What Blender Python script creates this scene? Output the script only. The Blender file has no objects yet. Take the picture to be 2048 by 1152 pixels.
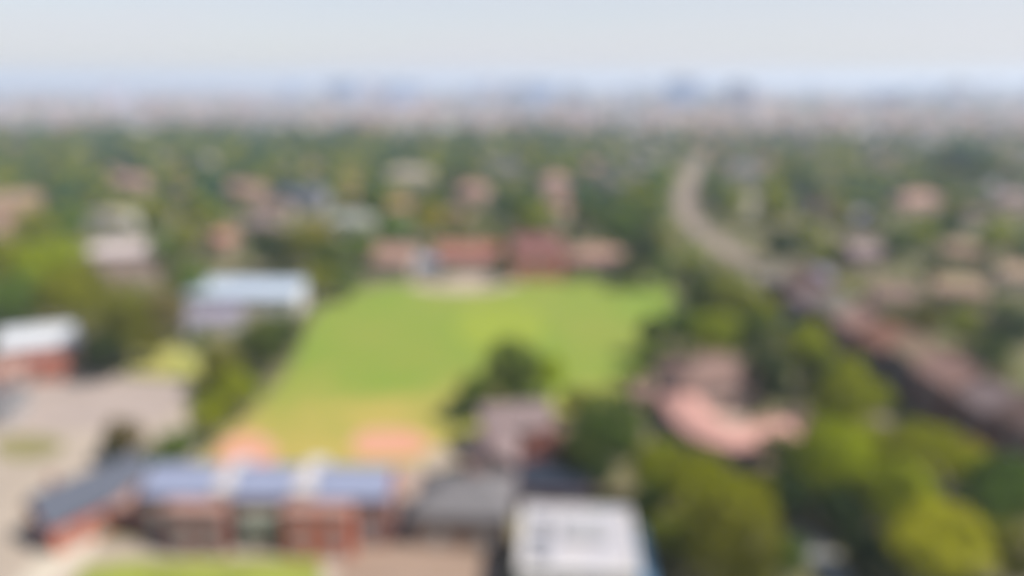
import bpy, math, random
import numpy as np
from mathutils import Vector, Matrix
R = math.radians
SC = bpy.context.scene
COL = SC.collection
rng = random.Random(7)

# ------------------------------------------------------------------ camera
CAM_H, F_PX, PITCH = 60.0, 1384.0, 16.73          # metres, pixels of a 2048 wide frame, degrees down
cd = bpy.data.cameras.new('camera')
cam = bpy.data.objects.new('camera', cd); COL.objects.link(cam)
cam.location = (0, 0, CAM_H); cam.rotation_euler = (R(90 - PITCH), 0, 0)
cd.sensor_width = 36.0; cd.lens = F_PX / 2048 * 36.0
cd.clip_start = 0.05; cd.clip_end = 40000
# the photograph is focused far too near: everything beyond is equally soft
cd.dof.use_dof = True; cd.dof.focus_distance = 0.25; cd.dof.aperture_fstop = 2.25
SC.camera = cam

# ------------------------------------------------------------------ light
SUN_EL, SUN_AZ = 52.0, 110.0                        # azimuth measured from the view direction towards the right
w = bpy.data.worlds.new('World'); SC.world = w; w.use_nodes = True
nt = w.node_tree; bg = nt.nodes['Background']
sky = nt.nodes.new('ShaderNodeTexSky'); sky.sky_type = 'NISHITA'; sky.sun_disc = False
sky.sun_elevation = R(SUN_EL); sky.sun_rotation = R(SUN_AZ)
sky.air_density = 1.0; sky.dust_density = 0.8; sky.ozone_density = 1.5
# a veil of thin bright haze cloud, thick towards the horizon and streaky
tc = nt.nodes.new('ShaderNodeTexCoord'); sx = nt.nodes.new('ShaderNodeSeparateXYZ'); nt.links.new(tc.outputs['Generated'], sx.inputs[0])
mp = nt.nodes.new('ShaderNodeMapping'); mp.inputs['Scale'].default_value = (1.2, 1.2, 9); nt.links.new(tc.outputs['Generated'], mp.inputs[0])
nz = nt.nodes.new('ShaderNodeTexNoise'); nz.inputs['Scale'].default_value = 2.2; nz.inputs['Detail'].default_value = 6; nt.links.new(mp.outputs[0], nz.inputs['Vector'])
ma = nt.nodes.new('ShaderNodeMath'); ma.operation = 'MULTIPLY_ADD'; ma.inputs[1].default_value = 0.3; nt.links.new(nz.outputs['Fac'], ma.inputs[0]); nt.links.new(sx.outputs[2], ma.inputs[2])
mr = nt.nodes.new('ShaderNodeMapRange'); mr.interpolation_type = 'SMOOTHSTEP'
for i_, v_ in ((1, 0.0), (2, 0.62), (3, 0.96), (4, 0.08)): mr.inputs[i_].default_value = v_
nt.links.new(ma.outputs[0], mr.inputs[0])
mv = nt.nodes.new('ShaderNodeMix'); mv.data_type = 'RGBA'; mv.inputs[7].default_value = (5.05, 5.0, 5.45, 1)
nt.links.new(mr.outputs[0], mv.inputs[0]); nt.links.new(sky.outputs[0], mv.inputs[6]); nt.links.new(mv.outputs[2], bg.inputs[0])
bg.inputs[0].default_value = (1, 1, 1, 1); bg.inputs[1].default_value = 0.08
sd = bpy.data.lights.new('sun', 'SUN'); sd.energy = 5.0; sd.angle = R(0.5); sd.color = (1.0, 0.94, 0.85)
sun = bpy.data.objects.new('sun', sd); COL.objects.link(sun)
to_sun = Vector((math.sin(R(SUN_AZ)) * math.cos(R(SUN_EL)), math.cos(R(SUN_AZ)) * math.cos(R(SUN_EL)), math.sin(R(SUN_EL))))
sun.rotation_euler = to_sun.to_track_quat('Z', 'Y').to_euler(); sun.location = (0, 0, 300)
SC.view_settings.view_transform = 'Standard'; SC.view_settings.look = 'None'
SC.view_settings.exposure = 0.9; SC.view_settings.gamma = 1.0
SC.render.engine = 'CYCLES'
SC.cycles.use_denoising = True
SC.cycles.max_bounces = 6; SC.cycles.diffuse_bounces = 3; SC.cycles.volume_bounces = 2

# ------------------------------------------------------------------ helpers
CP, SP = math.cos(R(PITCH)), math.sin(R(PITCH))
def G(px, py, z=0.0):
    """the point of the plane at height z seen at a pixel of the 2048x1152 photograph"""
    u, v = (px - 1024) / F_PX, (576 - py) / F_PX
    d = Vector((u, CP + v * SP, -SP + v * CP))
    t = (z - CAM_H) / d.z
    return Vector((d.x * t, d.y * t, z))
def depth(p): return p.y * CP - (p.z - CAM_H) * SP
def to_px(p):
    dz = p.z - CAM_H
    c = p.y * CP - dz * SP
    return 1024 + F_PX * p.x / c, 576 - F_PX * (p.y * SP + dz * CP) / c

def tag(o, label=None, cat=None, group=None, kind=None):
    if label: o['label'] = label
    if cat: o['category'] = cat
    if group: o['group'] = group
    if kind: o['kind'] = kind
    return o
def empty(name, loc, rz=0.0):
    o = bpy.data.objects.new(name, None); COL.objects.link(o)
    o.location = loc; o.rotation_euler = (0, 0, rz); o.empty_display_size = 0.5
    return o
def link(name, me, parent=None, loc=(0, 0, 0), rot=(0, 0, 0)):
    o = bpy.data.objects.new(name, me); COL.objects.link(o)
    o.location = loc; o.rotation_euler = rot
    if parent is not None: o.parent = parent
    return o

class MB:
    """collects faces, builds ONE mesh"""
    def __init__(s): s.v, s.f, s.m = [], [], []
    def face(s, pts, m=0):
        i = len(s.v); s.v += [tuple(p) for p in pts]; s.f.append(tuple(range(i, i + len(pts)))); s.m.append(m)
    def box(s, x0, x1, y0, y1, z0, z1, m=0):
        i = len(s.v)
        s.v += [(x0, y0, z0), (x1, y0, z0), (x1, y1, z0), (x0, y1, z0), (x0, y0, z1), (x1, y0, z1), (x1, y1, z1), (x0, y1, z1)]
        for q in ((0, 3, 2, 1), (4, 5, 6, 7), (0, 1, 5, 4), (1, 2, 6, 5), (2, 3, 7, 6), (3, 0, 4, 7)):
            s.f.append(tuple(i + k for k in q)); s.m.append(m)
    def tube(s, p0, p1, r0, r1, n=7, m=0, cap=True):
        p0, p1 = Vector(p0), Vector(p1); ax = (p1 - p0).normalized()
        a = ax.orthogonal().normalized(); b = ax.cross(a); i = len(s.v)
        for p, r in ((p0, r0), (p1, r1)):
            for k in range(n):
                t = 2 * math.pi * k / n; s.v.append(tuple(p + a * math.cos(t) * r + b * math.sin(t) * r))
        for k in range(n):
            s.f.append((i + k, i + (k + 1) % n, i + n + (k + 1) % n, i + n + k)); s.m.append(m)
        if cap:
            s.f.append(tuple(i + k for k in reversed(range(n)))); s.m.append(m)
            s.f.append(tuple(i + n + k for k in range(n))); s.m.append(m)
    def prism(s, poly, z0, z1, m=0):
        n = len(poly)
        s.face([(x, y, z1) for x, y in poly], m); s.face([(x, y, z0) for x, y in reversed(poly)], m)
        for k in range(n):
            a, b = poly[k], poly[(k + 1) % n]
            s.face([(a[0], a[1], z0), (b[0], b[1], z0), (b[0], b[1], z1), (a[0], a[1], z1)], m)
    def mesh(s, name, *mats):
        me = bpy.data.meshes.new(name); me.from_pydata(s.v, [], s.f)
        for m in mats: me.materials.append(m)
        if len(mats) > 1: me.polygons.foreach_set('material_index', s.m)
        me.update(); return me
    def build(s, name, mats, parent=None, **k):
        if not isinstance(mats, (list, tuple)): mats = [mats]
        return link(name, s.mesh(name, *mats), parent, **k)

# ------------------------------------------------------------------ materials
MATS = {}
TONE = 0.68            # the whole palette of roofs, walls and paving, a little down
def new_mat(name):
    m = bpy.data.materials.new(name); m.use_nodes = True
    n = m.node_tree.nodes; b = n['Principled BSDF']
    b.inputs['Specular IOR Level'].default_value = 0.25
    return m, n, m.node_tree.links, b
def mix_rgb(n, l, a, b, fac):
    x = n.new('ShaderNodeMix'); x.data_type = 'RGBA'
    for sock, val in ((x.inputs[6], a), (x.inputs[7], b)):
        if isinstance(val, (tuple, list)): sock.default_value = (*val[:3], 1)
        else: l.new(val, sock)
    if isinstance(fac, (int, float)): x.inputs[0].default_value = fac
    else: l.new(fac, x.inputs[0])
    return x.outputs[2]
def noise(n, l, vec, scale, detail=5, rough=0.6, lo=0.35, hi=0.65):
    t = n.new('ShaderNodeTexNoise'); t.inputs['Scale'].default_value = scale
    t.inputs['Detail'].default_value = detail; t.inputs['Roughness'].default_value = rough
    l.new(vec, t.inputs['Vector'])
    r = n.new('ShaderNodeMapRange'); r.inputs[1].default_value = lo; r.inputs[2].default_value = hi
    l.new(t.outputs['Fac'], r.inputs[0]); return r.outputs[0]
def plain(name, c, rough=0.85, var=0.25, scale=0.6, metal=0.0, c2=None):
    """weathered paint, render, asphalt ...: two scales of noise over a base colour"""
    c = tuple(x * TONE for x in c)
    m, n, l, b = new_mat(name)
    tc = n.new('ShaderNodeTexCoord').outputs['Object']
    f1 = noise(n, l, tc, scale); f2 = noise(n, l, tc, scale * 9, 3)
    c2 = c2 or tuple(x * (1 - var) for x in c)
    k = mix_rgb(n, l, c, c2, f1)
    k2 = mix_rgb(n, l, k, tuple(x * (1 - var * 0.8) for x in c), f2)
    half = mix_rgb(n, l, k, k2, 0.5)
    l.new(half, b.inputs['Base Color']); b.inputs['Roughness'].default_value = rough; b.inputs['Metallic'].default_value = metal
    bp = n.new('ShaderNodeBump'); bp.inputs['Strength'].default_value = 0.25; bp.inputs['Distance'].default_value = 0.05
    l.new(f2, bp.inputs['Height']); l.new(bp.outputs[0], b.inputs['Normal'])
    MATS[name] = m; return m
def brick(name, c, mortar=(0.36, 0.32, 0.28)):
    c = tuple(x * TONE for x in c)
    m, n, l, b = new_mat(name)
    tc = n.new('ShaderNodeTexCoord').outputs['Object']
    s = n.new('ShaderNodeSeparateXYZ'); l.new(tc, s.inputs[0])
    ad = n.new('ShaderNodeMath'); l.new(s.outputs[0], ad.inputs[0]); l.new(s.outputs[1], ad.inputs[1])
    cm = n.new('ShaderNodeCombineXYZ'); l.new(ad.outputs[0], cm.inputs[0]); l.new(s.outputs[2], cm.inputs[1])
    t = n.new('ShaderNodeTexBrick'); l.new(cm.outputs[0], t.inputs['Vector'])
    t.inputs['Scale'].default_value = 1.0; t.inputs['Brick Width'].default_value = 0.24; t.inputs['Row Height'].default_value = 0.08
    t.inputs['Mortar Size'].default_value = 0.008; t.inputs['Color1'].default_value = (*c, 1)
    t.inputs['Color2'].default_value = (*[x * 0.72 for x in c], 1); t.inputs['Mortar'].default_value = (*mortar, 1)
    f = noise(n, l, tc, 0.5)
    k = mix_rgb(n, l, t.outputs['Color'], tuple(x * 0.7 for x in c), f)
    h = mix_rgb(n, l, t.outputs['Color'], k, 0.6)
    l.new(h, b.inputs['Base Color']); b.inputs['Roughness'].default_value = 0.9
    MATS[name] = m; return m
def tiles(name, c, course=0.33, rough=0.75, var=0.3, metal=False):
    """roof covering: courses along the slope (or standing seams), weathering blotches"""
    c = tuple(x * TONE for x in c)
    m, n, l, b = new_mat(name)
    tc = n.new('ShaderNodeTexCoord').outputs['Object']
    s = n.new('ShaderNodeSeparateXYZ'); l.new(tc, s.inputs[0])
    mt = n.new('ShaderNodeMath'); mt.operation = 'MULTIPLY'; mt.inputs[1].default_value = 1 / (0.6 if metal else course * 0.5)
    l.new(s.outputs[0 if metal else 2], mt.inputs[0])
    fr = n.new('ShaderNodeMath'); fr.operation = 'FRACT'; l.new(mt.outputs[0], fr.inputs[0])
    st = n.new('ShaderNodeMapRange'); st.inputs[1].default_value = 0.8; st.inputs[2].default_value = 1.0; l.new(fr.outputs[0], st.inputs[0])
    f1 = noise(n, l, tc, 0.35); f2 = noise(n, l, tc, 3.5, 3)
    k = mix_rgb(n, l, c, tuple(x * (1 - var) for x in c), f1)
    k = mix_rgb(n, l, k, tuple(x * (1 - var * 1.2) for x in c), f2)
    k = mix_rgb(n, l, mix_rgb(n, l, c, k, 0.75), tuple(x * 0.55 for x in c), st.outputs[0])
    l.new(k, b.inputs['Base Color']); b.inputs['Roughness'].default_value = rough
    bp = n.new('ShaderNodeBump'); bp.inputs['Strength'].default_value = 0.5; bp.inputs['Distance'].default_value = 0.06
    l.new(fr.outputs[0], bp.inputs['Height']); l.new(bp.outputs[0], b.inputs['Normal'])
    MATS[name] = m; return m
def leaf(name, c, trans=0.4):
    m, n, l, b = new_mat(name)
    tc = n.new('ShaderNodeTexCoord').outputs['Object']
    oi = n.new('ShaderNodeObjectInfo')
    f = noise(n, l, tc, 2.2, 3); f2 = noise(n, l, tc, 14, 2)
    k = mix_rgb(n, l, tuple(x * 1.25 for x in c), tuple(x * y for x, y in zip(c, (0.6, 0.68, 0.7))), f)
    k = mix_rgb(n, l, k, (c[0] * 1.12, c[1] * 1.12, c[2] * 0.8), f2)
    hs = n.new('ShaderNodeHueSaturation'); l.new(k, hs.inputs['Color'])
    for sock, lo, hi in (('Hue', 0.485, 0.515), ('Value', 0.8, 1.2)):
        r = n.new('ShaderNodeMapRange'); r.inputs[3].default_value = lo; r.inputs[4].default_value = hi
        l.new(oi.outputs['Random'], r.inputs[0]); l.new(r.outputs[0], hs.inputs[sock])
    l.new(hs.outputs[0], b.inputs['Base Color']); b.inputs['Roughness'].default_value = 0.7; b.inputs['Specular IOR Level'].default_value = 0.08
    tr = n.new('ShaderNodeBsdfTranslucent'); l.new(hs.outputs[0], tr.inputs[0])
    mx = n.new('ShaderNodeMixShader'); mx.inputs[0].default_value = trans
    l.new(b.outputs[0], mx.inputs[1]); l.new(tr.outputs[0], mx.inputs[2])
    l.new(mx.outputs[0], n['Material Output'].inputs[0])
    MATS[name] = m; return m

# foliage
leaf('leaf_dark', (0.065, 0.10, 0.014)); leaf('leaf_deep', (0.028, 0.05, 0.014)); leaf('leaf_mid', (0.20, 0.22, 0.005))  # leaf_deep colours very dark trees and also painted shade between crowns
leaf('leaf_bright', (0.215, 0.245, 0.003)); leaf('leaf_yellow', (0.29, 0.255, 0.014)); leaf('leaf_olive', (0.135, 0.14, 0.012))
leaf('leaf_brown', (0.13, 0.10, 0.045)); leaf('leaf_green', (0.09, 0.145, 0.018)); leaf('leaf_teal', (0.03, 0.078, 0.04))  # leaf_teal is lightened: some distance haze is in its colour
plain('bark', (0.11, 0.085, 0.06), 0.95, 0.4, 3)
# roofs and walls
RC = dict(terracotta=(0.40, 0.19, 0.13), pink=(0.46, 0.27, 0.22), bright_pink=(0.64, 0.35, 0.30), red=(0.38, 0.15, 0.115), dark_red=(0.24, 0.095, 0.09),
          tan=(0.42, 0.29, 0.19), cream=(0.46, 0.40, 0.31), mauve=(0.27, 0.20, 0.20), slate=(0.10, 0.115, 0.16), grey=(0.20, 0.19, 0.20),
          brown=(0.245, 0.15, 0.125), pale_green=(0.36, 0.38, 0.32))
for k, c in RC.items(): tiles('roof_' + k, c)
tiles('roof_navy', (0.022, 0.032, 0.055), metal=True, rough=0.7); tiles('roof_blue', (0.29, 0.325, 0.46), metal=True, rough=0.4, var=0.2); tiles('roof_white', (0.62, 0.64, 0.68), metal=True, rough=0.5, var=0.15)  # navy is near-black: tree shadow put into the shed roof colour
tiles('roof_blush', (0.62, 0.53, 0.52), metal=True, rough=0.6, var=0.15); tiles('roof_sky', (0.50, 0.58, 0.70), metal=True, rough=0.45, var=0.12); tiles('roof_lavender', (0.32, 0.29, 0.38), metal=True, rough=0.6)
plain('roof_flat', (0.50, 0.475, 0.49), 0.9, 0.3, 0.2, c2=(0.26, 0.27, 0.33)); plain('roof_flat_grey', (0.40, 0.40, 0.42), 0.9, 0.25, 0.3)
brick('wall_red_brick', (0.52, 0.115, 0.055), (0.34, 0.22, 0.17)); brick('wall_dark_brick', (0.27, 0.10, 0.08), (0.2, 0.15, 0.13)); brick('wall_brown_brick', (0.30, 0.19, 0.14))
plain('wall_white', (0.68, 0.65, 0.62), 0.85, 0.12, 0.4); plain('wall_cream', (0.58, 0.50, 0.40), 0.85, 0.15, 0.4); plain('wall_pink', (0.52, 0.36, 0.31), 0.85, 0.15, 0.4)
plain('wall_pale', (0.58, 0.55, 0.55), 0.85, 0.2, 0.4); plain('wall_grey', (0.42, 0.41, 0.43), 0.85, 0.15, 0.4); plain('wall_blue', (0.10, 0.20, 0.33), 0.7, 0.15, 0.4); plain('wall_plum', (0.12, 0.075, 0.09), 0.85, 0.2, 0.4)
plain('wall_orange', (0.52, 0.30, 0.19), 0.85, 0.15, 0.4); plain('wall_sage', (0.30, 0.31, 0.25), 0.85, 0.2, 0.4)
plain('frame_white', (0.7, 0.7, 0.68), 0.5, 0.08, 2); plain('metal_grey', (0.3, 0.31, 0.32), 0.45, 0.2, 2, metal=0.5); plain('door_wood', (0.16, 0.08, 0.05), 0.6, 0.3, 2)
plain('steel', (0.55, 0.55, 0.55), 0.35, 0.1, 2, metal=0.9); plain('canopy_blue', (0.05, 0.20, 0.32), 0.6, 0.15, 1); plain('clay_pot', (0.4, 0.18, 0.11), 0.85, 0.2, 3)
m, n, l, b = new_mat('glass'); b.inputs['Base Color'].default_value = (0.035, 0.045, 0.055, 1); b.inputs['Roughness'].default_value = 0.08; b.inputs['Specular IOR Level'].default_value = 0.7; MATS['glass'] = m
# ground
plain('asphalt', (0.085, 0.08, 0.08), 0.9, 0.3, 0.12); plain('pavement', (0.31, 0.245, 0.21), 0.9, 0.25, 0.2); plain('paint_white', (0.75, 0.75, 0.72), 0.6, 0.15, 2)
plain('road_dusty', (0.28, 0.215, 0.185), 0.95, 0.25, 0.1); plain('yard_concrete', (0.42, 0.345, 0.31), 0.9, 0.28, 0.12); plain('paving_brown', (0.33, 0.235, 0.18), 0.9, 0.2, 0.12)
plain('paving_tan', (0.42, 0.35, 0.285), 0.9, 0.2, 0.08); plain('path_pink', (0.44, 0.33, 0.275), 0.9, 0.2, 0.1); plain('path_cream', (0.56, 0.50, 0.41), 0.9, 0.15, 0.15); plain('path_grey', (0.36, 0.36, 0.34), 0.9, 0.2, 0.15)
plain('clay', (0.60, 0.27, 0.20), 0.95, 0.25, 0.2, c2=(0.36, 0.22, 0.13)); plain('sand', (0.45, 0.37, 0.29), 0.95, 0.2, 0.12)
plain('grass_dry', (0.36, 0.32, 0.085), 0.95, 0.3, 0.12, c2=(0.26, 0.27, 0.07)); plain('grass_lawn', (0.29, 0.33, 0.055), 0.95, 0.35, 0.15); plain('grass_verge', (0.26, 0.235, 0.1), 0.95, 0.3, 0.2)
plain('grass_bright', (0.25, 0.31, 0.03), 0.95, 0.14, 0.12)

def ground_mat():
    m, n, l, b = new_mat('ground_gardens')
    tc = n.new('ShaderNodeTexCoord').outputs['Object']
    f1 = noise(n, l, tc, 0.012, 6, 0.65, 0.4, 0.6); f2 = noise(n, l, tc, 0.07, 6, 0.7, 0.42, 0.62); f3 = noise(n, l, tc, 0.9, 4, 0.7)
    k = mix_rgb(n, l, (0.075, 0.08, 0.022), (0.14, 0.112, 0.07), f1)
    k = mix_rgb(n, l, k, (0.045, 0.06, 0.016), f2)
    k2 = mix_rgb(n, l, k, (0.12, 0.10, 0.06), f3)
    l.new(mix_rgb(n, l, k, k2, 0.5), b.inputs['Base Color']); b.inputs['Roughness'].default_value = 1.0
    MATS['ground'] = m; return m
ground_mat()
def field_mat():
    """mown turf that goes dry and yellow towards the building end of the field"""
    m, n, l, b = new_mat('turf')
    tc = n.new('ShaderNodeTexCoord').outputs['Object']
    f1 = noise(n, l, tc, 0.035, 4, 0.55, 0.38, 0.62); f2 = noise(n, l, tc, 0.5, 5, 0.7); f3 = noise(n, l, tc, 0.06, 5, 0.6, 0.3, 0.7)
    s = n.new('ShaderNodeSeparateXYZ'); l.new(tc, s.inputs[0])
    k = mix_rgb(n, l, (0.100, 0.180, 0.014), (0.19, 0.185, 0.034), f1)
    k = mix_rgb(n, l, k, (0.112, 0.152, 0.02), f2); k = mix_rgb(n, l, (0.135, 0.182, 0.025), k, 0.75)
    # mowing bands across the field
    mw = n.new('ShaderNodeMath'); mw.operation = 'MULTIPLY'; mw.inputs[1].default_value = 1 / 11.0; l.new(s.outputs[1], mw.inputs[0])
    sn = n.new('ShaderNodeMath'); sn.operation = 'SINE'; l.new(mw.outputs[0], sn.inputs[0])
    sr = n.new('ShaderNodeMapRange'); sr.inputs[1].default_value = -0.4; sr.inputs[2].default_value = 0.4; sr.inputs[4].default_value = 0.25; l.new(sn.outputs[0], sr.inputs[0])
    k = mix_rgb(n, l, k, (0.125, 0.165, 0.02), sr.outputs[0])
    ad = n.new('ShaderNodeMath'); ad.operation = 'MULTIPLY_ADD'; ad.inputs[1].default_value = 26; l.new(f3, ad.inputs[0]); l.new(s.outputs[1], ad.inputs[2])
    dr = n.new('ShaderNodeMapRange'); dr.inputs[1].default_value = 147; dr.inputs[2].default_value = 122; l.new(ad.outputs[0], dr.inputs[0])
    dry = mix_rgb(n, l, (0.265, 0.215, 0.045), (0.205, 0.195, 0.038), f1); dry = mix_rgb(n, l, dry, (0.27, 0.20, 0.055), f2)
    l.new(mix_rgb(n, l, k, dry, dr.outputs[0]), b.inputs['Base Color']); b.inputs['Roughness'].default_value = 1.0
    MATS['turf'] = m
field_mat()
def tower_mat(name, c):
    m, n, l, b = new_mat(name)
    tc = n.new('ShaderNodeTexCoord').outputs['Object']
    s = n.new('ShaderNodeSeparateXYZ'); l.new(tc, s.inputs[0])
    ad = n.new('ShaderNodeMath'); l.new(s.outputs[0], ad.inputs[0]); l.new(s.outputs[1], ad.inputs[1])
    cm = n.new('ShaderNodeCombineXYZ'); l.new(ad.outputs[0], cm.inputs[0]); l.new(s.outputs[2], cm.inputs[1])
    t = n.new('ShaderNodeTexBrick'); t.offset = 0; l.new(cm.outputs[0], t.inputs['Vector'])
    t.inputs['Scale'].default_value = 1; t.inputs['Brick Width'].default_value = 3.2; t.inputs['Row Height'].default_value = 3.1; t.inputs['Mortar Size'].default_value = 0.75
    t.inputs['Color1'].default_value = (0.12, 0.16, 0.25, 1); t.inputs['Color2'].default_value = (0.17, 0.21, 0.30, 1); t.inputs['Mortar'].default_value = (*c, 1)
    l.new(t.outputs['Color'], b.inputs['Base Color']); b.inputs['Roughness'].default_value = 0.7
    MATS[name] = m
tower_mat('tower_blue', (0.26, 0.33, 0.50)); tower_mat('tower_grey', (0.40, 0.40, 0.46)); tower_mat('tower_pink', (0.48, 0.42, 0.46)); tower_mat('tower_pale', (0.55, 0.53, 0.55))  # pale bluish: part of the distance haze is painted into these towers

# ------------------------------------------------------------------ ground, field, paving, roads
def structure(name, mb, mat):
    return tag(mb.build(name, mat), kind='structure')
mb = MB(); N = 24
xs = [-9000, -3000, -1000, -400, 0, 400, 1000, 3000, 9000]; ys = [-250, 0, 100, 300, 800, 2000, 5000, 12000]
for i in range(len(xs) - 1):
    for j in range(len(ys) - 1):
        mb.face([(xs[i], ys[j], 0), (xs[i + 1], ys[j], 0), (xs[i + 1], ys[j + 1], 0), (xs[i], ys[j + 1], 0)])
structure('ground', mb, MATS['ground'])

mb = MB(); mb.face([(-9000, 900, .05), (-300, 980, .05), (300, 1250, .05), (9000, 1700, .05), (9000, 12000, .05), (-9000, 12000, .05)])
plain('city_ground', (0.38, 0.40, 0.50), 0.95, 0.35, 0.006); structure('city_ground', mb, MATS['city_ground'])  # bluish lavender: haze mixed into the far ground colour

def smooth(pts, it=2, closed=True):
    for _ in range(it):
        q = []; n = len(pts)
        for k in range(n if closed else n - 1):
            a, b = Vector(pts[k]), Vector(pts[(k + 1) % n]); q += [a.lerp(b, 0.25), a.lerp(b, 0.75)]
        if not closed: q = [Vector(pts[0])] + q + [Vector(pts[-1])]
        pts = q
    return pts
def sheet(name, pix, z, mat, it=2, wob=0.0):
    pts = smooth([G(*p).to_2d() for p in pix], it)
    if wob:
        c = sum(pts, Vector((0, 0))) / len(pts); r = random.Random(len(pix) + int(pix[0][0]))
        pts = [c + (p - c) * (1 + r.uniform(-wob, wob)) for p in pts]
    mb = MB(); mb.face([(p.x, p.y, z) for p in pts]); me = mb.mesh(name, mat)
    o = link(name, me); tag(o, kind='structure')
    if me.polygons[0].normal.z < 0: me.flip_normals()
    POLY[name] = [(p.x, p.y) for p in pts]; return o
POLY = {}
def inside(poly, x, y):
    c = False; n = len(poly)
    for i in range(n):
        (x0, y0), (x1, y1) = poly[i], poly[i - 1]
        if (y0 > y) != (y1 > y) and x < (x1 - x0) * (y - y0) / (y1 - y0) + x0: c = not c
    return c
sheet('dusty_yard_ground', [(-260, 1010), (-200, 740), (380, 755), (420, 900), (330, 960), (60, 1160), (-300, 1180)], 0.004, MATS['paving_tan'], 1)
sheet('concrete_yard', [(-120, 850), (20, 775), (150, 757), (372, 757), (385, 790), (330, 845), (240, 862), (100, 862)], 0.012, MATS['yard_concrete'], 2)
sheet('traffic_island_grass', [(-20, 890), (10, 872), (70, 868), (130, 880), (122, 905), (70, 922), (0, 918)], 0.02, MATS['grass_verge'], 2)
sheet('yard_verge_grass', [(235, 735), (270, 700), (340, 690), (400, 715), (440, 770), (380, 752), (290, 752)], 0.016, MATS['grass_dry'], 2)
sheet('playing_field', [(370, 955), (430, 890), (540, 790), (590, 720), (612, 660), (640, 615), (720, 578), (850, 562), (1100, 556), (1345, 556), (1345, 600),
                        (1330, 680), (1290, 760), (1180, 820), (960, 880), (930, 960), (700, 975)], 0.004, MATS['turf'], 2)
sheet('mown_circle', [(910, 640), (940, 612), (1010, 603), (1070, 615), (1095, 645), (1080, 685), (1020, 708), (950, 700), (915, 675)], 0.010, MATS['grass_bright'], 2, 0.03)
sheet('clay_patch', [(690, 890), (720, 862), (790, 855), (860, 872), (868, 898), (800, 915), (720, 912)], 0.012, MATS['clay'], 2, 0.06)
sheet('clay_patch', [(425, 930), (450, 880), (500, 860), (545, 880), (560, 915), (520, 935)], 0.012, MATS['clay'], 2, 0.06)
sheet('clay_apron', [(830, 925), (880, 890), (925, 900), (930, 960), (860, 965)], 0.010, MATS['sand'], 2, 0.05)
sheet('sandy_strip', [(800, 573), (860, 556), (1000, 548), (1060, 556), (1010, 580), (900, 586)], 0.016, MATS['sand'], 2)
sheet('brown_forecourt', [(640, 1180), (680, 1085), (760, 1030), (780, 930), (850, 930), (850, 1040), (1000, 1060), (1010, 1180)], 0.008, MATS['paving_brown'], 0)
sheet('pink_path', [(770, 1080), (775, 960), (800, 925), (838, 925), (850, 1000), (845, 1080)], 0.016, MATS['path_pink'], 1)
sheet('front_yard', [(-60, 1200), (60, 1090), (250, 1085), (690, 1090), (660, 1200)], 0.012, MATS['paving_tan'], 0)
sheet('front_lawn', [(120, 1200), (170, 1132), (260, 1120), (640, 1118), (645, 1200)], 0.020, MATS['grass_lawn'], 0)
sheet('cream_path', [(10, 1200), (70, 1120), (130, 1080), (195, 1066), (190, 1110), (110, 1160), (90, 1200)], 0.028, MATS['path_cream'], 1)
sheet('garden_path', [(1580, 1060), (1610, 1052), (1660, 1090), (1720, 1180), (1650, 1180)], 0.012, MATS['path_grey'], 1)
sheet('garden_terrace', [(1330, 830), (1340, 790), (1400, 770), (1480, 800), (1500, 860), (1440, 900)], 0.008, MATS['path_pink'], 1)

def strip(name, pts, wid, z0, z1, mat, off=0.0):
    mb = MB(); n = len(pts); L, Rr = [], []
    for k in range(n):
        t = (pts[min(k + 1, n - 1)] - pts[max(k - 1, 0)]).normalized(); s = Vector((t.y, -t.x))
        L.append(pts[k] + s * (off - wid / 2)); Rr.append(pts[k] + s * (off + wid / 2))
    for k in range(n - 1):
        mb.face([(*L[k + 1], z1), (*L[k], z1), (*Rr[k], z1), (*Rr[k + 1], z1)])
        if z1 - z0 > 0.05:
            mb.face([(*L[k], z0), (*L[k], z1), (*L[k + 1], z1), (*L[k + 1], z0)]); mb.face([(*Rr[k + 1], z0), (*Rr[k + 1], z1), (*Rr[k], z1), (*Rr[k], z0)])
    o = mb.build(name, mat); tag(o, kind='structure')
    for p in o.data.polygons:
        if p.normal.z < -0.5: o.data.flip_normals(); break
    return o
ROAD_PIX = [(1400, 312), (1390, 332), (1374, 370), (1366, 415), (1392, 458), (1452, 498), (1530, 548), (1588, 594)]
ROAD = smooth([G(*p).to_2d() for p in ROAD_PIX] + [Vector((66, 165)), Vector((66, 130)), Vector((67, 100)), Vector((69, 40))], 3, False)
strip('road', ROAD, 5.6, 0, 0.02, MATS['road_dusty'])
strip('pavement', ROAD, 1.4, 0, 0.14, MATS['pavement'], 3.5); strip('pavement', ROAD, 1.4, 0, 0.14, MATS['pavement'], -3.5)
mb = MB(); acc = 0
for a, b in zip(ROAD[:-1], ROAD[1:]):
    dl = (b - a).length; acc += dl
    if acc > 8:
        acc = 0; t = (b - a).normalized(); s = Vector((t.y, -t.x)) * 0.08; c = (a + b) / 2
        mb.face([(*(c - s - t * 1.5), 0.026), (*(c + s - t * 1.5), 0.026), (*(c + s + t * 1.5), 0.026), (*(c - s + t * 1.5), 0.026)])
structure('road_markings', mb, MATS['paint_white'])

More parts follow.
